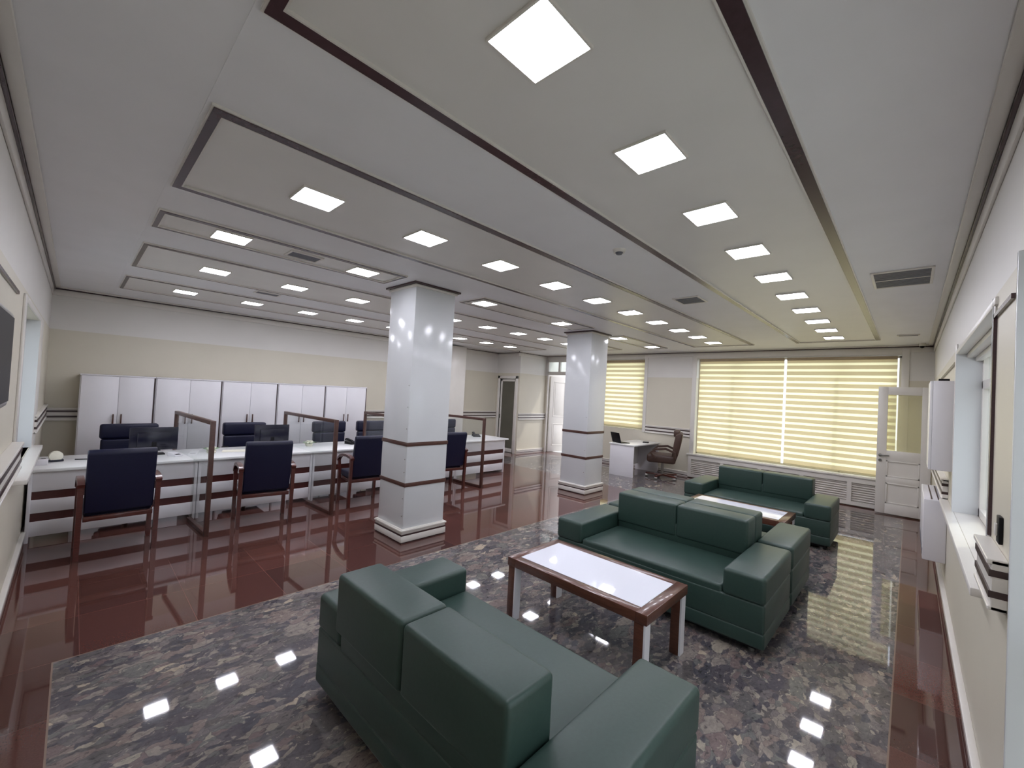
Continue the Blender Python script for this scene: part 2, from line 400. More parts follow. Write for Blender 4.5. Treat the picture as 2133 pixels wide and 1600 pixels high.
# ------------------------------------------------------------------ windows and their blinds
def frame_boxes_x(x0, x1, y0, y1, z0, z1, w, mull=(), trans=()):
    bl = [(x0, x1, y0, y0 + w, z0, z1), (x0, x1, y1 - w, y1, z0, z1), (x0, x1, y0, y1, z0, z0 + w), (x0, x1, y0, y1, z1 - w, z1)]
    for m_ in mull: bl.append((x0, x1, m_ - w / 2, m_ + w / 2, z0, z1))
    for t_ in trans: bl.append((x0, x1, y0, y1, t_ - w / 2, t_ + w / 2))
    return bl
def frame_boxes_y(y0, y1, x0, x1, z0, z1, w, mull=(), trans=()):
    return [(b[2], b[3], b[0], b[1], b[4], b[5]) for b in frame_boxes_x(y0, y1, x0, x1, z0, z1, w, mull, trans)]

# far wall, wide window
w1 = struct(boxes('window_1', WHITE, frame_boxes_x(XF + 0.16, XF + 0.22, B_MAIN[0], B_MAIN[1], B_MAIN[2], B_MAIN[3], 0.035, (0.98, 2.85)), bev=0.004))
boxes('pane', GLASS, [(XF + 0.185, XF + 0.195, B_MAIN[0] + 0.05, B_MAIN[1] - 0.05, B_MAIN[2] + 0.05, B_MAIN[3] - 0.05)], w1)
cs = boxes('window_casing', WHITE, [(XF - 0.018, XF, 3.70, 3.80, 0.48, 2.95), (XF - 0.018, XF, 0.03, 0.13, 0.48, 2.95), (XF - 0.018, XF, 0.13, 3.7, 2.84, 2.95)], w1, bev=0.004)
boxes('window_sill', WHITE, [(XF - 0.07, XF + 0.15, 0.0, 3.84, 0.53, 0.565)], w1, bev=0.006)
# far wall, narrow window
w2 = struct(boxes('window_2', WHITE, frame_boxes_x(XF + 0.16, XF + 0.22, B_SM[0], B_SM[1], B_SM[2], B_SM[3], 0.06), bev=0.004))
boxes('pane', GLASS, [(XF + 0.185, XF + 0.195, B_SM[0] + 0.05, B_SM[1] - 0.05, B_SM[2] + 0.05, B_SM[3] - 0.05)], w2)
boxes('window_casing', WHITE, [(XF - 0.018, XF, B_SM[0] - 0.09, B_SM[0], 0.95, 2.93), (XF - 0.018, XF, B_SM[1], B_SM[1] + 0.09, 0.95, 2.93), (XF - 0.018, XF, B_SM[0], B_SM[1], 2.84, 2.93)], w2, bev=0.004)
# near wall windows
w3 = struct(boxes('window_3', WHITE, frame_boxes_y(YR - 0.21, YR - 0.14, WIN_R[0], WIN_R[1], WIN_R[2], WIN_R[3], 0.07, (4.1,), (2.05,)), bev=0.005))
boxes('pane', GLASS, [(WIN_R[0] + 0.06, WIN_R[1] - 0.06, YR - 0.18, YR - 0.17, WIN_R[2] + 0.06, WIN_R[3] - 0.06)], w3)
boxes('window_casing', WHITE, [(WIN_R[0] - 0.022, WIN_R[0], YR, YR + 0.008, 1.0, 2.35), (WIN_R[1], WIN_R[1] + 0.1, YR, YR + 0.012, 1.0, 2.40)], w3, bev=0.004)
boxes('window_reveal', PILLAR, [(WIN_R[1] - 0.015, WIN_R[1], YR - 0.14, YR + 0.012, WIN_R[2], 2.35), (WIN_R[0], WIN_R[0] + 0.015, YR - 0.14, YR + 0.012, WIN_R[2], 2.35), (WIN_R[0], WIN_R[1], YR - 0.14, YR, 2.335, 2.35)], w3)
boxes('lintel_moulding', WHITE, [(2.94, 5.2, YR - 0.05, YR + 0.012, 2.31, 2.35), (3.0, 5.2, YR - 0.1, YR - 0.05, 2.28, 2.35), (3.0, 5.2, YR - 0.14, YR - 0.1, 2.25, 2.35)], w3, bev=0.006)
boxes('window_sill', WHITE, [(2.98, 5.88, YR, YR + 0.06, 0.935, 0.975), (3.0, 5.2, YR - 0.14, YR, 0.94, 0.975)], w3, bev=0.006)
bm = bmesh.new(); addbox(bm, 4.06, 4.08, YR - 0.14, YR - 0.10, 1.33, 1.47, 0.006); addbox(bm, 4.05, 4.09, YR - 0.15, YR - 0.135, 1.36, 1.44, 0.004)
obj('window_handle', bm, WHITE, w3)
w4 = struct(boxes('window_4', WHITE, frame_boxes_y(YR - 0.22, YR - 0.15, WIN_N[0], WIN_N[1], WIN_N[2], WIN_N[3], 0.08, (1.45,), (0.95,)), bev=0.005))
boxes('pane', GLASS, [(WIN_N[0] + 0.06, WIN_N[1] - 0.06, YR - 0.19, YR - 0.18, WIN_N[2] + 0.06, WIN_N[3] - 0.06)], w4)
boxes('window_reveal', PILLAR, [(WIN_N[1] - 0.02, WIN_N[1] + 0.0, YR - 0.15, YR + 0.012, 0.05, 2.4)], w4, bev=0.004)
# left wall window
w5 = struct(boxes('window_5', WHITE, frame_boxes_x(XL - 0.21, XL - 0.14, WIN_L[0], WIN_L[1], WIN_L[2], WIN_L[3], 0.07, (5.85,)), bev=0.005))
boxes('pane', GLASS, [(XL - 0.18, XL - 0.17, WIN_L[0] + 0.06, WIN_L[1] - 0.06, WIN_L[2] + 0.06, WIN_L[3] - 0.06)], w5)
boxes('window_casing', WHITE, [(XL, XL + 0.014, 6.75, 7.35, 0.9, 2.33), (XL, XL + 0.014, 4.8, 4.95, 0.9, 2.33), (XL, XL + 0.014, 4.95, 6.75, 2.28, 2.33)], w5, bev=0.004)
boxes('window_reveal', PILLAR, [(XL - 0.14, XL + 0.014, WIN_L[1] - 0.015, WIN_L[1], 0.93, 2.28), (XL - 0.14, XL + 0.014, WIN_L[0], WIN_L[0] + 0.015, 0.93, 2.28)], w5)
boxes('window_sill', WHITE, [(XL, XL + 0.09, 4.78, 6.92, 0.895, 0.93), (XL - 0.14, XL, 4.95, 6.75, 0.9, 0.93)], w5, bev=0.006)

def blind(label, y0, y1, z0, z1, pitch, ratio, x=XF + 0.05):
    t = thing('roller_blind', label, 'blind', (x, (y0 + y1) / 2, z0), 0, 'striped roller blinds on the far wall')
    w = (y1 - y0) / 2; hgt = z1 - z0
    me = bpy.data.meshes.new('blind_fabric'); vs = []; fs = []; mi = []
    z = 0.03; k = 0
    top = hgt - 0.06
    while z < top - 0.005:
        st = pitch * (ratio if k % 2 == 0 else 1 - ratio); ze = min(z + st, top); i = len(vs)
        vs += [(0, -w, z), (0, w, z), (0, w, ze), (0, -w, ze)]; fs.append((i, i + 1, i + 2, i + 3)); mi.append(k % 2)
        z = ze; k += 1
    me.from_pydata(vs, [], fs); me.materials.append(BAND); me.materials.append(SHEER)
    for p, q in zip(me.polygons, mi): p.material_index = q
    o = bpy.data.objects.new('blind_fabric', me); C.objects.link(o); o.parent = t
    boxes('head_box', mat_head, [(-0.035, 0.035, -w, w, hgt - 0.06, hgt)], t, bev=0.01)
    boxes('bottom_rail', BANDBAR, [(-0.012, 0.012, -w, w, 0, 0.03)], t, bev=0.006)
mat_head = mat('beige_blind_box', (168, 150, 122), 0.5, 0.03, 10)
BANDPALE = blindmat('pale_blind_band', (0.7, 0.7, 0.7), (0.7, 0.7, 0.72), 0.3)
SHEERPALE = blindmat('pale_blind_sheer', (0.8, 0.8, 0.75), (1.0, 0.98, 0.88), 0.95)
BANDBAR = mat('cream_blind_rail', (214, 204, 160), 0.5, 0.03, 10)
blind('left half of the wide pair of yellow striped roller blinds', 1.935, 3.645, 0.60, 2.82, 0.122, 0.62)
blind('right half of the wide pair of yellow blinds, partly behind white door', 0.185, 1.89, 0.60, 2.82, 0.122, 0.62)
blind('narrow yellow striped roller blind beside the far white pillar', 5.04, 6.33, 1.03, 2.82, 0.120, 0.55)

t = thing('roller_blind', 'pale striped roller blind in the window of the right wall', 'blind', (3.55, YR - 0.115, 0.99))
me = bpy.data.meshes.new('blind_fabric'); vs = []; fs = []; mi = []; z = 0.03; k = 0
while z < 1.2:
    ze = z + (0.05 if k % 2 == 0 else 0.04); n0 = len(vs)
    vs += [(-0.52, 0, z), (0.52, 0, z), (0.52, 0, ze), (-0.52, 0, ze)]; fs.append((n0, n0 + 1, n0 + 2, n0 + 3)); mi.append(k % 2); z = ze; k += 1
me.from_pydata(vs, [], fs); me.materials.append(BANDPALE); me.materials.append(SHEERPALE)
for p, q in zip(me.polygons, mi): p.material_index = q
o = bpy.data.objects.new('blind_fabric', me); C.objects.link(o); o.parent = t
boxes('bottom_rail', BANDBAR, [(-0.52, 0.52, -0.008, 0.008, 0, 0.03)], t, bev=0.004)
boxes('head_box', WHITE, [(-0.52, 0.52, -0.025, 0.025, z, z + 0.06)], t, bev=0.006)

# radiator cover below the wide window
rc = thing('radiator_cover', 'white louvred radiator cover below the wide yellow blinds', 'radiator cover', (XF - 0.001, 0, 0))
boxes('cover_frame', WHITE, [(-0.05, 0, 0.02, 3.80, 0.44, 0.525), (-0.05, 0, 0.02, 3.80, 0.02, 0.09)] +
      [(-0.048, -0.001, y - 0.035, y + 0.035, 0.0905, 0.4395) for y in (0.055, 0.80, 1.55, 2.30, 3.05, 3.765)], rc)
for a, b in ((0.09, 0.765), (0.835, 1.515), (1.585, 2.265), (2.335, 3.015), (3.085, 3.73)):
    bm = bmesh.new()
    for i in range(8):
        z = 0.105 + i * 0.043
        addbox(bm, -0.035, -0.005, a, b, -0.004, 0.004, M=Matrix.Translation((0, 0, z + 0.012)) @ Matrix.Translation((-0.02, 0, 0)) @ Matrix.Rotation(math.radians(-28), 4, 'Y') @ Matrix.Translation((0.02, 0, 0)))
    addbox(bm, -0.004, 0, a, b, 0.09, 0.44)
    obj('louvre_panel', bm, WHITE, rc, smooth=False)

# entrance: door frame, transom lights, leaf opened outwards
d1 = struct(boxes('door_1', WHITE, [(XF - 0.02, XF + 0.05, 8.20, 8.24, 0, 2.88), (XF - 0.02, XF + 0.1, 6.85, 6.93, 0, 2.88), (XF - 0.02, XF + 0.1, 6.85, 8.24, 2.40, 2.50), (XF - 0.02, XF + 0.1, 6.85, 8.24, 2.80, 2.88),
      (XF - 0.0, XF + 0.08, 7.78, 7.84, 2.5, 2.8), (XF, XF + 0.08, 7.18, 7.24, 2.5, 2.8)], bev=0.005))
boxes('transom_pane', GLASS, [(XF + 0.04, XF + 0.05, 6.93, 8.2, 2.5, 2.8)], d1)
def panelled_leaf(name, w, h, panels, parent, m=WHITE, th=0.045):
    """leaf in local x 0..w, y -th/2..th/2; panels = (x0, x1, z0, z1)"""
    bm = bmesh.new(); addbox(bm, 0, w, -th / 2, th / 2, 0.01, h, 0.004)
    for x0, x1, z0, z1 in panels:
        for s in (-1, 1):
            y = s * (th / 2 + 0.003)
            for bx in ((x0, x1, z0, z0 + 0.02), (x0, x1, z1 - 0.02, z1), (x0, x0 + 0.02, z0, z1), (x1 - 0.02, x1, z0, z1)):
                addbox(bm, bx[0], bx[1], y - 0.006, y + 0.006, bx[2], bx[3], 0.003)
            addbox(bm, x0 + 0.05, x1 - 0.05, y - 0.004, y + 0.004, z0 + 0.05, z1 - 0.05, 0.003)
    return obj(name, bm, m, parent)
lf = panelled_leaf('door_leaf', 0.75, 2.36, [(0.14, 0.61, 0.2, 0.88), (0.14, 0.61, 1.1, 2.2)], d1)
lf.location = (XF + 0.06, 8.17, 0); lf.rotation_euler = (0, 0, math.radians(-12))
boxes('door_handle', METAL, [(0.66, 0.7, -0.06, 0.06, 1.0, 1.03)], lf, bev=0.005)

# door to the back room in the corner wall
d2 = struct(boxes('door_2', WHITE, [(8.97, 9.12, 8.36, 8.44, 0, 2.28), (8.97, 9.12, 9.1, 9.18, 0, 2.28), (8.97, 9.12, 8.36, 9.18, 2.2, 2.28)], bev=0.005))
boxes('door_leaf', WHITE, [(9.02, 9.06, 8.445, 8.51, 0.01, 2.19), (9.02, 9.06, 9.03, 9.095, 0.01, 2.19), (9.02, 9.06, 8.445, 9.095, 0.01, 0.12), (9.02, 9.06, 8.445, 9.095, 2.12, 2.19)], d2, bev=0.004)
boxes('door_pane', DOORGREY, [(9.035, 9.045, 8.5, 9.04, 0.1, 2.14)], d2)
boxes('door_handle', METAL, [(8.99, 9.02, 9.05, 9.075, 1.0, 1.12)], d2, bev=0.004)

# white door with window, opened into the room on the right
d3 = struct(thing('door_3', '', 'door', (9.94, YR + 0.012, 0), math.radians(90)))
del d3['label']; del d3['category']
W3 = 0.69
bm = bmesh.new()
for b in ((0, 0.13, 0.02, 2.24), (W3 - 0.13, W3, 0.02, 2.24), (0.13, W3 - 0.13, 0.02, 0.2), (0.13, W3 - 0.13, 2.10, 2.24), (0.13, W3 - 0.13, 0.95, 1.12), (0.13, W3 - 0.13, 0.56, 0.66)):
    addbox(bm, b[0], b[1], -0.022, 0.022, b[2], b[3], 0.003)
for z0, z1 in ((0.2, 0.56), (0.66, 0.95)):
    addbox(bm, 0.13, W3 - 0.13, -0.010, 0.010, z0, z1)
    for s in (-1, 1):
        for bx in ((0.13, W3 - 0.13, z0, z0 + 0.025), (0.13, W3 - 0.13, z1 - 0.025, z1), (0.13, 0.155, z0, z1), (W3 - 0.155, W3 - 0.13, z0, z1)):
            addbox(bm, bx[0], bx[1], s * 0.016 - 0.01, s * 0.016 + 0.01, bx[2], bx[3], 0.004)
obj('door_leaf', bm, WHITE, d3)
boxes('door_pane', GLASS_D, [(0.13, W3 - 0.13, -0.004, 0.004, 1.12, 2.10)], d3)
bm = bmesh.new()
addcyl(bm, (W3 - 0.05, 0.03, 1.03), 0.026, 0.026, 0.02, axis='Y'); addbox(bm, W3 - 0.17, W3 - 0.04, 0.04, 0.055, 1.02, 1.04, 0.004); addbox(bm, W3 - 0.06, W3 - 0.04, 0.02, 0.05, 1.02, 1.04)
addcyl(bm, (W3 - 0.05, 0.03, 0.94), 0.024, 0.024, 0.016, axis='Y')
obj('door_handle', bm, METAL, d3)

# ------------------------------------------------------------------ pillars
def pillar(label, x0, x1, y0, y1, screws):
    cx, cy = (x0 + x1) / 2, (y0 + y1) / 2; a, b = (x1 - x0) / 2, (y1 - y0) / 2
    t = thing('pillar', label, 'pillar', (cx, cy, 0))
    boxes('shaft', PILLAR, [(-a, a, -b, b, 0, H)], t, bev=0.004)
    for z in (0.635, 1.10): boxes('brown_band', SCREENWOOD, [(-a - 0.008, a + 0.008, -b - 0.008, b + 0.008, z, z + 0.045)], t, bev=0.003)
    p = boxes('plinth', WHITE, [(-a - 0.028, a + 0.028, -b - 0.028, b + 0.028, 0.012, 0.085), (-a - 0.022, a + 0.022, -b - 0.022, b + 0.022, 0.1, 0.16), (-a - 0.034, a + 0.034, -b - 0.034, b + 0.034, 0.13, 0.152)], t, bev=0.006)
    boxes('plinth_stripe', DARKSTRIPE, [(-a - 0.026, a + 0.026, -b - 0.026, b + 0.026, 0.084, 0.101), (-a - 0.018, a + 0.018, -b - 0.018, b + 0.018, 0.001, 0.012)], p)
    c = boxes('collar', TRIM, [(-a - 0.05, a + 0.05, -b - 0.05, b + 0.05, H - 0.022, H)], t, bev=0.004)
    boxes('collar_edge', WHITE, [(-a - 0.022, a + 0.022, -b - 0.022, b + 0.022, H - 0.05, H - 0.022)], c, bev=0.006)
    for z in screws:
        bm = bmesh.new(); addcyl(bm, (-a - 0.002, -b + 0.03, z), 0.006, 0.006, 0.005, 10, axis='X'); obj('screw', bm, METAL, t)
pillar('near square white pillar with two brown bands beside the visitor chairs', 2.665, 3.235, 4.155, 4.71, (0.3, 0.5, 0.8, 0.95, 1.3, 1.55, 1.8))
pillar('far square white pillar with two brown bands, in front of the entrance', 6.49, 7.06, 4.25, 4.80, (0.4, 0.8, 1.4))

# ------------------------------------------------------------------ ceiling lights and vents
ORD = ['nearest', 'second', 'third', 'fourth', 'fifth', 'sixth', 'seventh', 'eighth', 'ninth', 'farthest']
first = thing('ceiling_light', '', 'ceiling light')
s_ = 0.125
boxes('light_frame', WHITE, [(-s_ - 0.008, s_ + 0.008, -s_ - 0.008, -s_, -0.012, 0), (-s_ - 0.008, s_ + 0.008, s_, s_ + 0.008, -0.012, 0), (-s_ - 0.008, -s_, -s_, s_, -0.012, 0), (s_, s_ + 0.008, -s_, s_, -0.012, 0)], first)
boxes('diffuser', LIGHT, [(-s_, s_, -s_, s_, -0.009, -0.002)], first)
GX = [1.045 + 0.853 * i for i in range(10)]
rows = [('row above the green sofas', 'ceiling lights above the sofas', [(x, 0.955) for x in GX]),
        ('row just right of the pillars', 'ceiling lights right of the pillars', [(x, 2.865) for x in GX]),
        ('row in line with the pillars', 'ceiling lights in line with the pillars', [(0.87, 4.275), (2.07, 4.275), (3.84, 4.275), (5.6, 4.275), (7.5, 4.275), (9.0, 4.275)]),
        ('row above the visitor chairs', 'ceiling lights above the visitor chairs', [(x, 5.79) for x in GX]),
        ('row nearest the white cabinets', 'ceiling lights nearest the cabinets', [(x, 7.66) for x in GX[:9]])]
used = False
for nm, grp, pts in rows:
    for i, (x, y) in enumerate(pts):
        o_ = ORD[i] if i < len(pts) - 1 else 'farthest'
        lab = 'lit square ceiling light, %s from the camera in the %s' % (o_, nm) if o_ not in ('nearest', 'farthest') else 'lit square ceiling light at the %s end of the %s' % ('near' if o_ == 'nearest' else 'far', nm)
        z = H - 0.006
        if not used: first.location = (x, y, z); first['label'] = lab; first['group'] = grp; used = True
        else: dup(first, (x, y, z), 0, lab, grp)

def vent(label, x0, x1, y0, y1, n, axis='Y', name='ceiling_vent', zoff=0.0):
    t = thing(name, label, 'vent', ((x0 + x1) / 2, (y0 + y1) / 2, H - zoff)); a, b = (x1 - x0) / 2, (y1 - y0) / 2
    boxes('vent_frame', WHITE, [(-a - 0.02, a + 0.02, -b - 0.02, -b, -0.012, 0), (-a - 0.02, a + 0.02, b, b + 0.02, -0.012, 0), (-a - 0.02, -a, -b, b, -0.012, 0), (a, a + 0.02, -b, b, -0.012, 0)], t, bev=0.002)
    bm = bmesh.new()
    for i in range(n):
        if axis == 'Y': u = -a + (i + 0.5) * 2 * a / n; addbox(bm, u - a / n * 0.7, u + a / n * 0.7, -b, b, -0.009, -0.004)
        else: u = -b + (i + 0.5) * 2 * b / n; addbox(bm, -a, a, u - b / n * 0.7, u + b / n * 0.7, -0.009, -0.004)
    addbox(bm, -a, a, -b, b, -0.003, -0.0005)
    obj('vent_grille', bm, GREY, t, smooth=False)
    return t
v = vent('large grey louvred ceiling vent near the right wall', 4.80, 5.37, -0.10, 0.265, 12)
boxes('vent_divider', WHITE, [(-0.006, 0.006, -0.18, 0.18, -0.013, -0.003)], v)
vent('grey square ceiling vent between the two long light rows', 4.86, 5.16, 1.80, 2.06, 6)
vent('small grey ceiling vent between the two nearest lights of the pillar row', 1.34, 1.60, 4.19, 4.36, 6, 'X', zoff=0.006)
vent('small pale ceiling vent above the visitor chairs near the cabinet side', 1.68, 1.95, 6.54, 6.68, 5, 'X')
vent('slim dark slot vent in the ceiling above the open white door', 8.80, 8.90, -0.06, 0.16, 2)
t = thing('smoke_detector', 'small round white smoke detector on the ceiling', 'smoke detector', (3.03, 1.76, H))
bm = bmesh.new(); addcyl(bm, (0, 0, -0.012), 0.045, 0.055, 0.024); obj('detector_base', bm, WHITE, t)
bm = bmesh.new(); addcyl(bm, (0, 0, -0.031), 0.022, 0.032, 0.014); obj('detector_sensor', bm, GREY, t)
t = thing('security_camera', 'small white dome camera in the far right ceiling corner', 'camera', (9.95, -0.12, H))
bm = bmesh.new(); addcyl(bm, (0, 0, -0.025), 0.04, 0.045, 0.05); obj('camera_mount', bm, WHITE, t)
bm = bmesh.new(); bmesh.ops.create_uvsphere(bm, u_segments=16, v_segments=10, radius=0.032, matrix=Matrix.Translation((0, 0, -0.055))); obj('camera_dome', bm, BLACK, t)

# ------------------------------------------------------------------ sofas
def sofa(label, loc, rz):
    t = thing('sofa', label, 'sofa', loc, rz, 'dark green leather sofas')
    Wd, D, A = 0.915, 0.885, 0.285
    i = Wd - A
    g = LEATHER_G
    boxes('plinth', BLACK, [(0.05, D - 0.06, -Wd + 0.06, Wd - 0.06, 0.03, 0.07)], t, bev=0.005)
    for fx in (0.08, D - 0.1):
        for fy in (-Wd + 0.1, Wd - 0.1):
            bm = bmesh.new(); addcyl(bm, (fx, fy, 0.016), 0.022, 0.026, 0.032, 12); obj('foot', bm, METAL, t)
    boxes('base', g, [(0.0, D - 0.01, -Wd, Wd, 0.06, 0.175)], t, bev=0.018, seg=3)
    boxes('body', g, [(0.0, D - 0.01, -Wd + 0.003, Wd - 0.003, 0.165, 0.375)], t, bev=0.018, seg=3)
    boxes('rear_panel', g, [(0.0, 0.15, -i, i, 0.36, 0.50)], t, bev=0.018, seg=3)
    for s in (-1, 1):
        y0, y1 = sorted((s * i, s * Wd))
        boxes('armrest', g, [(-0.003, D, y0, y1, 0.37, 0.565)], t, bev=0.028, seg=4)
    boxes('seat_cushion', g, [(0.14, D - 0.015, -i + 0.002, i - 0.002, 0.30, 0.425)], t, bev=0.025, seg=4)
    for s in (-1, 1):
        y0, y1 = sorted((0.0015 * s, s * (i - 0.004)))
        boxes('back_cushion', g, [(-0.035, 0.215, y0, y1, 0.475, 0.78)], t, bev=0.024, seg=4)
    # front filling behind the cushions
    boxes('back_support', g, [(0.15, 0.205, -i + 0.01, i - 0.01, 0.40, 0.6)], t, bev=0.015, seg=2)
    return t
sofa('nearest dark green leather sofa, seen from behind in the foreground', (1.045, 1.535, 0), 0)
sofa('dark green leather sofa facing the camera across the nearer coffee table', (4.295, 1.615, 0), math.pi)
sofa('dark green leather sofa back to back with the middle one, mostly hidden', (4.368, 1.615, 0), 0)
sofa('dark green leather sofa under the wide yellow blinds', (7.49, 1.60, 0), math.pi)

def coffee_table(label, loc):
    t = thing('coffee_table', label, 'coffee table', loc, 0, 'white topped coffee tables')
    a, b, h = 0.32, 0.585, 0.48; fw = 0.075
    boxes('table_frame', TABLEWOOD, [(-a, a, -b, -b + fw, h - 0.065, h), (-a, a, b - fw, b, h - 0.065, h), (-a, -a + fw, -b + fw, b - fw, h - 0.065, h), (a - fw, a, -b + fw, b - fw, h - 0.065, h)], t, bev=0.003)
    boxes('glass_top', GLASSWHITE, [(-a + fw, a - fw, -b + fw, b - fw, h - 0.02, h + 0.001)], t)
    for sx in (-1, 1):
        for sy in (-1, 1):
            x0, x1 = sorted((sx * (a - 0.005), sx * (a - 0.075))); y0, y1 = sorted((sy * (b - 0.01), sy * (b - 0.085)))
            l = boxes('leg', TABLEWOOD, [(x0, x1, y0 + 0.012, y1, 0, h - 0.065)], t, bev=0.002)
            boxes('white_facing', PANELW, [(x0 + 0.001, x1 - 0.001, y0, y0 + 0.012, 0, h - 0.065)], l)
coffee_table('nearer coffee table with white top between the two closest sofas', (2.77, 1.70, 0))
coffee_table('farther coffee table with white top in front of the blinds sofa', (5.93, 1.58, 0))

# ------------------------------------------------------------------ reception counter
CR = math.radians(1.2)
def cpt(x, y): # counter local -> world
    c, s = math.cos(CR), math.sin(CR); return (-0.27 + c * x - s * y, 6.40 + s * x + c * y)
def desk(label, i):
    x, y = cpt(1.40 * i, 0)
    t = thing('reception_desk', label, 'desk', (x, y, 0), CR, 'reception desks with brown stripes')
    w = 1.39
    for x0 in (0.0, w - 0.028): boxes('side_panel', PANELW, [(x0, x0 + 0.028, 0.0, 0.86, 0, 0.715)], t, bev=0.002)
    for z0, z1 in ((0.515, 0.715), (0.295, 0.43), (0.06, 0.21)):
        boxes('front_board', PANELW, [(0.028, w - 0.028, 0.012, 0.03, z0, z1)], t, bev=0.001)
    for z0, z1 in ((0.43, 0.515), (0.21, 0.295)):
        boxes('brown_stripe', BROWN, [(0.028, w - 0.028, 0.02, 0.034, z0, z1)], t)
    return t
DL = ['reception desk at the left wall, behind the leftmost navy visitor chair', 'second reception desk from the left wall, behind the second visitor chair',
      'third reception desk from the left, just left of the near pillar', 'fourth reception desk, hidden mostly behind the near pillar', 'reception desk at the far right end of the counter']
for i in range(5): desk(DL[i], i)
tx, ty = cpt(0, 0)
wt = tag(boxes('worktop', TOPW, [(-0.003, 7.08, -0.03, 0.88, 0.717, 0.747)], bev=0.004), 'long continuous white worktop of the reception counter', 'worktop')
wt.location = (tx, ty, 0); wt.rotation_euler = (0, 0, CR)

def screen(label, x, y):
    t = thing('glass_screen', label, 'divider', (x, y, 0), math.radians(3.4), 'brown framed glass screens on the counter')
    w = 0.045; L1 = 0.76; L2 = 1.72; hh = 1.285
    for nm, b in (('post', (-w / 2, w / 2, 0, w, 0, hh)), ('top_rail', (-w / 2, w / 2, w, L2, hh - w, hh)), ('bottom_rail', (-w / 2, w / 2, w, L1, 0, w)), ('post', (-w / 2, w / 2, L2 - w, L2, 0.75, hh - w))):
        boxes(nm, SCREENWOOD, [b], t, bev=0.003)
    boxes('glass_pane', GLASS_S, [(-0.004, 0.004, w, L2 - w, 0.76, hh - w), (-0.004, 0.004, w, 0.70, w, 0.76)], t)
    return t
screen('brown framed glass screen between the first and second visitor chairs', 1.10, 5.63)
screen('brown framed glass screen between the second and third visitor chairs', 2.49, 5.62)
screen('brown framed glass screen mostly hidden behind the near pillar', 3.88, 5.66)
screen('brown framed glass screen right of the near pillar', 5.26, 5.66)

# visitor chairs: local +y is the way the sitter faces
def profile_slab(bm, prof, w, bev=0.0):
    """closed side profile (y, z) extruded over x from -w/2 to w/2"""
    t = bmesh.new()
    a = [t.verts.new((-w / 2, y, z)) for y, z in prof]; b = [t.verts.new((w / 2, y, z)) for y, z in prof]
    t.faces.new(a); t.faces.new(b[::-1])
    n = len(prof)
    for i in range(n): t.faces.new((a[i], b[i], b[(i + 1) % n], a[(i + 1) % n]))
    bmesh.ops.recalc_face_normals(t, faces=t.faces)
    if bev: bmesh.ops.bevel(t, geom=t.edges[:], offset=bev, segments=3, profile=0.5, affect='EDGES', clamp_overlap=True)
    me = bpy.data.meshes.new('t'); t.to_mesh(me); bm.from_mesh(me); bpy.data.meshes.remove(me); t.free()

def visitor_chair(label, loc, rz):
    t = thing('visitor_chair', label, 'chair', loc, rz, 'navy leather visitor chairs at the counter')
    bm = bmesh.new()
    profile_slab(bm, [(-0.27, 1.03), (-0.285, 1.0), (-0.245, 0.75), (-0.20, 0.43), (-0.11, 0.43), (-0.14, 0.60), (-0.18, 0.85), (-0.215, 1.02), (-0.235, 1.04)], 0.50, 0.014)
    obj('backrest', bm, LEATHER_N, t)
    boxes('seat', LEATHER_N, [(-0.25, 0.25, -0.14, 0.31, 0.385, 0.485)], t, bev=0.03, seg=4)
    boxes('seat_frame', WOOD, [(-0.25, 0.25, -0.20, -0.17, 0.355, 0.40), (-0.25, 0.25, 0.24, 0.27, 0.34, 0.385), (-0.25, -0.22, -0.17, 0.24, 0.345, 0.39), (0.22, 0.25, -0.17, 0.24, 0.345, 0.39)], t, bev=0.004)
    for s in (-1, 1):
        x = s * 0.278
        bm = bmesh.new()
        tube(bm, [(x, -0.25, 0.70), (x, -0.20, 0.725), (x, -0.05, 0.735), (x, 0.10, 0.725), (x, 0.20, 0.70), (x, 0.27, 0.655), (x, 0.295, 0.61)], 0.052, 0.036)
        obj('armrest', bm, WOOD, t)
        bm = bmesh.new(); tube(bm, [(x, -0.19, 0.0), (x, -0.19, 0.2), (x, -0.205, 0.42), (x, -0.215, 0.715)], 0.04, 0.045); obj('leg', bm, WOOD, t)
        bm = bmesh.new(); tube(bm, [(x, 0.25, 0.0), (x, 0.235, 0.3), (x, 0.255, 0.5), (x, 0.29, 0.64)], 0.04, 0.045); obj('leg', bm, WOOD, t)
    return t
visitor_chair('navy leather visitor chair nearest the left wall', (0.365, 5.77, 0), math.radians(1))
visitor_chair('navy leather visitor chair between the two leftmost glass screens', (1.71, 5.86, 0), math.radians(-7))
visitor_chair('navy leather visitor chair partly hidden by the left side of near pillar', (3.10, 5.98, 0), math.radians(-5))
visitor_chair('navy leather visitor chair showing just right of the near pillar', (4.66, 6.0, 0), math.radians(-6))

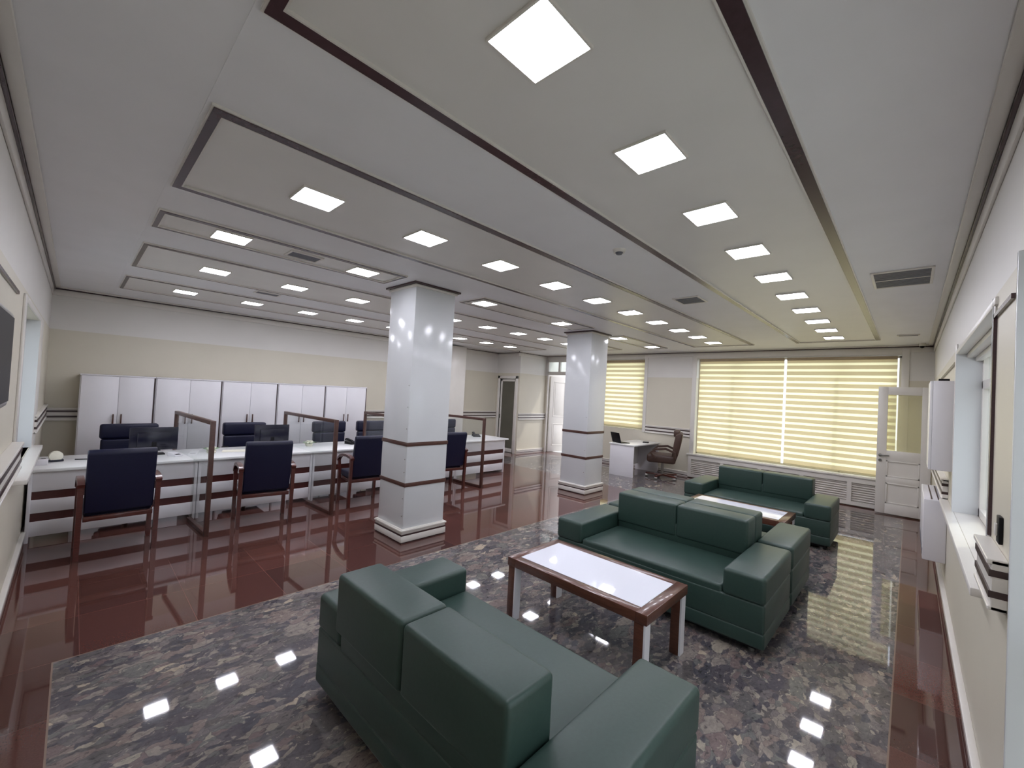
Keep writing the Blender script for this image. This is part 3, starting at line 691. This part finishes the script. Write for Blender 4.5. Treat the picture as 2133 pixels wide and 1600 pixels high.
def staff_chair(label, loc, rz):
    t = thing('office_chair', label, 'chair', loc, rz, 'dark office chairs behind the counter')
    def cush(name, b, bev=0.03): return boxes(name, LEATHER_N, [b], t, bev=bev, seg=4)
    cush('headrest', (-0.315, 0.315, -0.24, -0.12, 0.83, 1.04), 0.035)
    cush('backrest', (-0.30, 0.30, -0.22, -0.12, 0.46, 0.83), 0.03)
    cush('seat', (-0.26, 0.26, -0.16, 0.30, 0.40, 0.50))
    for s in (-1, 1):
        bm = bmesh.new(); tube(bm, [(s * 0.29, -0.14, 0.5), (s * 0.30, -0.12, 0.64), (s * 0.30, 0.05, 0.67), (s * 0.30, 0.2, 0.64), (s * 0.29, 0.2, 0.45)], 0.05, 0.03); obj('armrest', bm, BLACK, t)
    bm = bmesh.new(); addcyl(bm, (0, 0.05, 0.24), 0.03, 0.03, 0.34, 16); obj('gas_lift', bm, METAL, t)
    bm = bmesh.new()
    for k in range(5):
        M = Matrix.Translation((0, 0.05, 0)) @ Matrix.Rotation(k * math.tau / 5, 4, 'Z'); addbox(bm, 0.0, 0.29, -0.02, 0.02, 0.055, 0.085, 0.006, M=M)
    obj('star_base', bm, BLACK, t)
    for k in range(5):
        a = k * math.tau / 5; bm = bmesh.new(); addcyl(bm, (0.27 * math.cos(a), 0.05 + 0.27 * math.sin(a), 0.028), 0.028, 0.028, 0.045, 14, axis='X'); obj('caster', bm, BLACK, t)
    return t
for lab, x, y in (('dark office chair behind the counter at the first desk, back to cabinets', 0.59, 7.98), ('dark office chair behind the counter at the second desk', 2.03, 7.97),
                  ('dark office chair behind the counter at the third desk', 3.46, 7.98), ('dark office chair behind the counter, just left of the near pillar', 4.33, 7.98),
                  ('dark office chair behind the counter at its far right end', 6.38, 8.15)):
    staff_chair(lab, (x, y, 0), math.pi)

# monitors (their backs face the room)
def monitor(label, x, y, rz, z=0.747, w=0.25):
    t = thing('monitor', label, 'monitor', (x, y, z), rz, 'computer monitors on the counter')
    bm = bmesh.new(); addbox(bm, -w, w, -0.012, 0.012, 0.055, 0.345, 0.006); addbox(bm, -w * 0.7, w * 0.7, -0.03, -0.01, 0.10, 0.28, 0.01)
    obj('screen_housing', bm, DARKBLUE, t)
    boxes('display', BLACK, [(-w + 0.012, w - 0.012, 0.0122, 0.0135, 0.07, 0.335)], t)
    bm = bmesh.new(); addbox(bm, -0.025, 0.025, -0.035, -0.02, 0.01, 0.16, 0.004); addbox(bm, -0.11, 0.11, -0.09, 0.09, 0.0, 0.012, 0.005); obj('stand', bm, BLACK, t)
monitor('dark monitor on the counter beside the leftmost glass screen', 0.745, 7.02, 0.0, w=0.24)
monitor('dark monitor on the counter behind the second visitor chair', 2.14, 7.10, 0.0, w=0.24)

# small things on the counter
def bowl(label, x, y):
    t = thing('flower_bowl', label, 'ornament', (x, y, 0.7475), 0, 'small flower bowls on the counter')
    bm = bmesh.new(); addcyl(bm, (0, 0, 0.018), 0.045, 0.06, 0.036, 20); obj('bowl', bm, CREAM, t)
    bm = bmesh.new()
    for k in range(16):
        a = random.random() * 6.28; r = random.random() * 0.055
        bmesh.ops.create_icosphere(bm, subdivisions=1, radius=0.016 + random.random() * 0.01, matrix=Matrix.Translation((r * math.cos(a), r * math.sin(a), 0.045 + random.random() * 0.03)))
    obj('flowers', bm, CREAM, t)
    bm = bmesh.new()
    for k in range(12):
        a = k * 0.55; M = Matrix.Translation((0, 0, 0.035)) @ Matrix.Rotation(a, 4, 'Z') @ Matrix.Rotation(-0.3, 4, 'Y')
        addbox(bm, 0.03, 0.095, -0.012, 0.012, 0, 0.003, M=M)
    obj('leaves', bm, GREEN, t)
bowl('small bowl of cream flowers on the counter right of leftmost screen', 1.33, 6.85)
bowl('small bowl of cream flowers on the counter near the second screen', 2.66, 7.0)
def telephone(label, x, y, rz):
    t = thing('desk_telephone', label, 'telephone', (x, y, 0.7475), rz)
    bm = bmesh.new(); profile_slab(bm, [(-0.09, 0), (0.09, 0), (0.09, 0.05), (-0.09, 0.015)], 0.17, 0.004); obj('phone_body', bm, BLACK, t)
    bm = bmesh.new(); tube(bm, [(-0.06, -0.09, 0.035), (-0.06, -0.06, 0.06), (-0.06, 0.06, 0.085), (-0.06, 0.09, 0.07)], 0.04, 0.025); obj('handset', bm, BLACK, t)
telephone('dark desk telephone on the counter left of the near pillar', 3.38, 7.0, 0.3)
telephone('dark desk telephone on the far right end of the counter', 6.36, 7.12, -0.5)
t = thing('tape_dispenser', 'white round tape roll in dark holder at the left end of counter', 'tape dispenser', (-0.1, 6.85, 0.7475), 0.2)
bm = bmesh.new(); addcyl(bm, (0, 0, 0.06), 0.055, 0.055, 0.04, 24, axis='Y'); obj('tape_roll', bm, CREAM, t)
bm = bmesh.new(); addbox(bm, -0.10, 0.06, -0.03, 0.03, 0, 0.022, 0.005); addbox(bm, -0.11, -0.075, -0.025, 0.025, 0.02, 0.045, 0.005); obj('holder', bm, DARKBLUE, t)
t = tag(boxes('pen', BLACK, [(-0.075, 0.075, -0.006, 0.006, 0.0, 0.01)], bev=0.003), 'dark pen lying beside the tape roll on the counter', 'pen'); t.location = (0.12, 6.88, 0.7475); t.rotation_euler = (0, 0, -0.3)
t = tag(boxes('paper_box', PANELW, [(-0.05, 0.05, -0.035, 0.035, 0.0, 0.06)], bev=0.004), 'small white box at the wall end of the counter', 'box'); t.location = (-0.2, 6.66, 0.7475)
t = thing('card_terminal', 'small white and dark card terminal beside the leftmost monitor', 'card terminal', (0.93, 6.76, 0.7475), 0.5)
bm = bmesh.new(); profile_slab(bm, [(-0.07, 0), (0.07, 0), (0.07, 0.05), (-0.07, 0.02)], 0.09, 0.004); obj('terminal_body', bm, PANELW, t)
boxes('keypad', BLACK, [(-0.03, 0.03, -0.06, 0.0, 0.024, 0.034)], t, rot=(0.2, 0, 0))
t = tag(boxes('paper_sheet', CREAM, [(-0.105, 0.105, -0.148, 0.148, 0.0, 0.0025)]), 'white paper sheet on the counter left of the second visitor chair', 'paper'); t.location = (1.62, 6.92, 0.7478); t.rotation_euler = (0, 0, 1.3)

# ------------------------------------------------------------------ cabinets
def cabinet(label, x0, x1):
    t = thing('storage_cabinet', label, 'cabinet', ((x0 + x1) / 2, 8.82, 0), 0, 'white cabinets against the back wall')
    a = (x1 - x0) / 2 - 0.004; h = 1.725
    boxes('body', PANELW, [(-a, a, 0.02, 0.42, 0.0, h - 0.02)], t, bev=0.002)
    boxes('top_panel', PANELW, [(-a - 0.002, a + 0.002, -0.005, 0.42, h - 0.02, h)], t, bev=0.002)
    boxes('edge_strip', DARKSTRIPE, [(a - 0.012, a + 0.002, -0.002, 0.03, 0.02, h - 0.02)], t)
    for s in (-1, 1):
        xx0, xx1 = sorted((s * 0.002, s * (a - 0.014)))
        d = boxes('door', PANELW, [(xx0, xx1, 0.0, 0.018, 0.06, h - 0.024)], t, bev=0.002)
        hx = s * 0.045
        boxes('handle', SCREENWOOD, [(hx - 0.009, hx + 0.009, -0.03, -0.018, 0.97, 1.13), (hx - 0.006, hx + 0.006, -0.02, 0.0, 0.98, 0.995), (hx - 0.006, hx + 0.006, -0.02, 0.0, 1.105, 1.12)], d, bev=0.002)
CX = [0.05, 0.905, 1.81, 2.71, 3.62, 4.53]
CL = ['white two-door storage cabinet at the left end of the row', 'second white two-door storage cabinet from the left', 'middle one of the five white two-door storage cabinets',
      'fourth white two-door storage cabinet from the left', 'white two-door storage cabinet at the right end, next to the near pillar']
for i in range(5): cabinet(CL[i], CX[i], CX[i + 1])

# ------------------------------------------------------------------ far work place behind the second pillar
t = thing('office_desk', 'white office desk behind the far pillar under narrow blind', 'desk', (9.46, 4.80, 0))
boxes('desk_top', TOPW, [(-0.68, 0.68, -0.32, 0.32, 0.71, 0.74)], t, bev=0.003)
for x in (-0.66, 0.62): boxes('side_panel', PANELW, [(x, x + 0.03, -0.30, 0.30, 0.0, 0.71)], t, bev=0.002)
boxes('modesty_panel', PANELW, [(-0.63, 0.62, 0.22, 0.24, 0.15, 0.71)], t)
t = thing('laptop', 'dark open laptop on the office desk, cut off by the far pillar', 'laptop', (9.0, 4.93, 0.7405), math.radians(65))
boxes('keyboard_base', BLACK, [(-0.17, 0.17, -0.12, 0.12, 0.0, 0.016)], t, bev=0.004)
o = boxes('display', BLACK, [(-0.17, 0.17, -0.005, 0.005, 0.0, 0.24)], t, bev=0.003); o.location = (0, 0.125, 0.012); o.rotation_euler = (-0.3, 0, 0)
t = tag(boxes('notebook', BLACK, [(-0.10, 0.10, -0.07, 0.07, 0.0, 0.015)], bev=0.003), 'dark notebook lying on the office desk', 'notebook'); t.location = (9.72, 4.66, 0.7405); t.rotation_euler = (0, 0, 0.4)

t = thing('executive_chair', 'brown leather executive chair at the white office desk', 'chair', (9.50, 4.10, 0), math.radians(20))
t.scale = (1.1, 1.1, 1.03)
bm = bmesh.new(); profile_slab(bm, [(-0.30, 1.06), (-0.36, 1.02), (-0.33, 0.8), (-0.28, 0.55), (-0.24, 0.42), (-0.14, 0.42), (-0.17, 0.6), (-0.19, 0.8), (-0.22, 1.0)], 0.52, 0.03); obj('backrest', bm, LEATHER_B, t)
boxes('headrest', LEATHER_B, [(-0.2, 0.2, -0.30, -0.18, 0.95, 1.10)], t, bev=0.035, seg=4)
boxes('seat', LEATHER_B, [(-0.27, 0.27, -0.24, 0.32, 0.36, 0.54)], t, bev=0.05, seg=4)
for s in (-1, 1):
    bm = bmesh.new(); tube(bm, [(s * 0.30, -0.22, 0.48), (s * 0.31, -0.22, 0.62), (s * 0.31, -0.05, 0.69), (s * 0.31, 0.15, 0.66), (s * 0.30, 0.24, 0.58), (s * 0.29, 0.15, 0.46)], 0.055, 0.045); obj('armrest', bm, LEATHER_B, t)
bm = bmesh.new(); addcyl(bm, (0, 0.02, 0.25), 0.03, 0.03, 0.34, 16); obj('gas_lift', bm, METAL, t)
bm = bmesh.new()
for k in range(5): addbox(bm, 0.0, 0.33, -0.025, 0.025, 0.06, 0.095, 0.008, M=Matrix.Translation((0, 0.02, 0)) @ Matrix.Rotation(k * math.tau / 5 + 0.3, 4, 'Z'))
obj('star_base', bm, WOOD, t)
for k in range(5):
    a = k * math.tau / 5 + 0.3; bm = bmesh.new(); addcyl(bm, (0.31 * math.cos(a), 0.02 + 0.31 * math.sin(a), 0.03), 0.03, 0.03, 0.05, 14, axis='Y'); obj('caster', bm, METAL, t)

# ------------------------------------------------------------------ things on the walls
t = thing('television', 'dark wall television with silver edge, cut off by the left frame edge', 'television', (XL + 0.001, 2.52, 1.59))
boxes('tv_housing', METAL, [(0.03, 0.085, -0.5, 0.5, 0.0, 0.44)], t, bev=0.02, seg=3)
boxes('tv_screen', BLACK, [(0.084, 0.089, -0.47, 0.47, 0.03, 0.41)], t)
boxes('wall_bracket', BLACK, [(0.0, 0.035, -0.15, 0.15, 0.15, 0.4)], t)
t = thing('wall_cupboard', 'narrow white cupboard mounted on the right wall beyond the window', 'cupboard', (5.47, YR + 0.001, 1.28))
boxes('cupboard_body', PANELW, [(0, 0.5, 0.0, 0.135, 0, 0.82)], t, bev=0.003)
boxes('cupboard_door', PANELW, [(0.003, 0.497, 0.136, 0.154, 0.003, 0.817)], t, bev=0.003)
boxes('top_cap', BLACK, [(0.02, 0.14, 0.03, 0.1, 0.82, 0.84)], t)
t = thing('convector_heater', 'white floor-hung convector unit with slotted top on right wall', 'heater', (5.93, YR + 0.001, 0.34))
boxes('heater_body', PANELW, [(0, 1.25, 0.0, 0.165, 0, 0.60)], t, bev=0.008)
for y in (0.05, 0.10): boxes('air_slot', DARKSTRIPE, [(0.06, 1.2, y, y + 0.012, 0.596, 0.602)], t)
boxes('lower_grille', GREY, [(0.05, 1.2, 0.163, 0.168, 0.04, 0.1)], t)
t = thing('wall_thermostat', 'small dark and white switch on the ledge beside the near window', 'switch', (2.62, YR + 0.001, 1.27))
boxes('switch_plate', BLACK, [(0, 0.07, 0, 0.012, 0, 0.11)], t, bev=0.003)
boxes('switch_button', WHITE, [(0.02, 0.05, 0.012, 0.02, 0.03, 0.08)], t, bev=0.003)

# ------------------------------------------------------------------ light from outside, camera
w = bpy.data.worlds.new('World'); SC.world = w; w.use_nodes = True
nt = w.node_tree; bg = nt.nodes['Background']
bg.inputs['Color'].default_value = (0.86, 0.88, 1.0, 1); bg.inputs['Strength'].default_value = 2.3
sun = bpy.data.lights.new('sun', 'SUN'); sun.energy = 2.0; sun.angle = math.radians(3); sun.color = (1.0, 0.95, 0.85)
so = bpy.data.objects.new('sun', sun); C.objects.link(so)
d = Vector((-0.5, 0.28, -0.82)); so.rotation_euler = d.to_track_quat('-Z', 'Y').to_euler()

M = [(0.68932023, -0.72248868, 0.0533641), (0.05211482, -0.0240175, -0.99835224), (0.72257987, 0.69096546, 0.02109662)]
cam = bpy.data.cameras.new('camera'); co = bpy.data.objects.new('camera', cam); C.objects.link(co)
X, Y, Z = Vector(M[0]), -Vector(M[1]), -Vector(M[2])
R = Matrix(((X[0], Y[0], Z[0]), (X[1], Y[1], Z[1]), (X[2], Y[2], Z[2]))).to_4x4()
co.matrix_world = Matrix.Translation((0, 0, 1.78)) @ R
cam.sensor_fit = 'HORIZONTAL'; cam.sensor_width = 36.0; cam.lens = 869.6 / 2133 * 36.0
cam.clip_start = 0.02; cam.clip_end = 200
SC.camera = co
SC.view_settings.view_transform = 'Standard'; SC.view_settings.look = 'None'
SC.view_settings.exposure = 0.0; SC.view_settings.gamma = 1.0; SC.view_settings.use_curve_mapping = False
SC.cycles.use_denoising = True
SC.cycles.max_bounces = 10; SC.cycles.diffuse_bounces = 5; SC.cycles.glossy_bounces = 4; SC.cycles.transparent_max_bounces = 12
SC.cycles.sample_clamp_indirect = 8.0
SC.cycles.caustics_reflective = False; SC.cycles.caustics_refractive = False
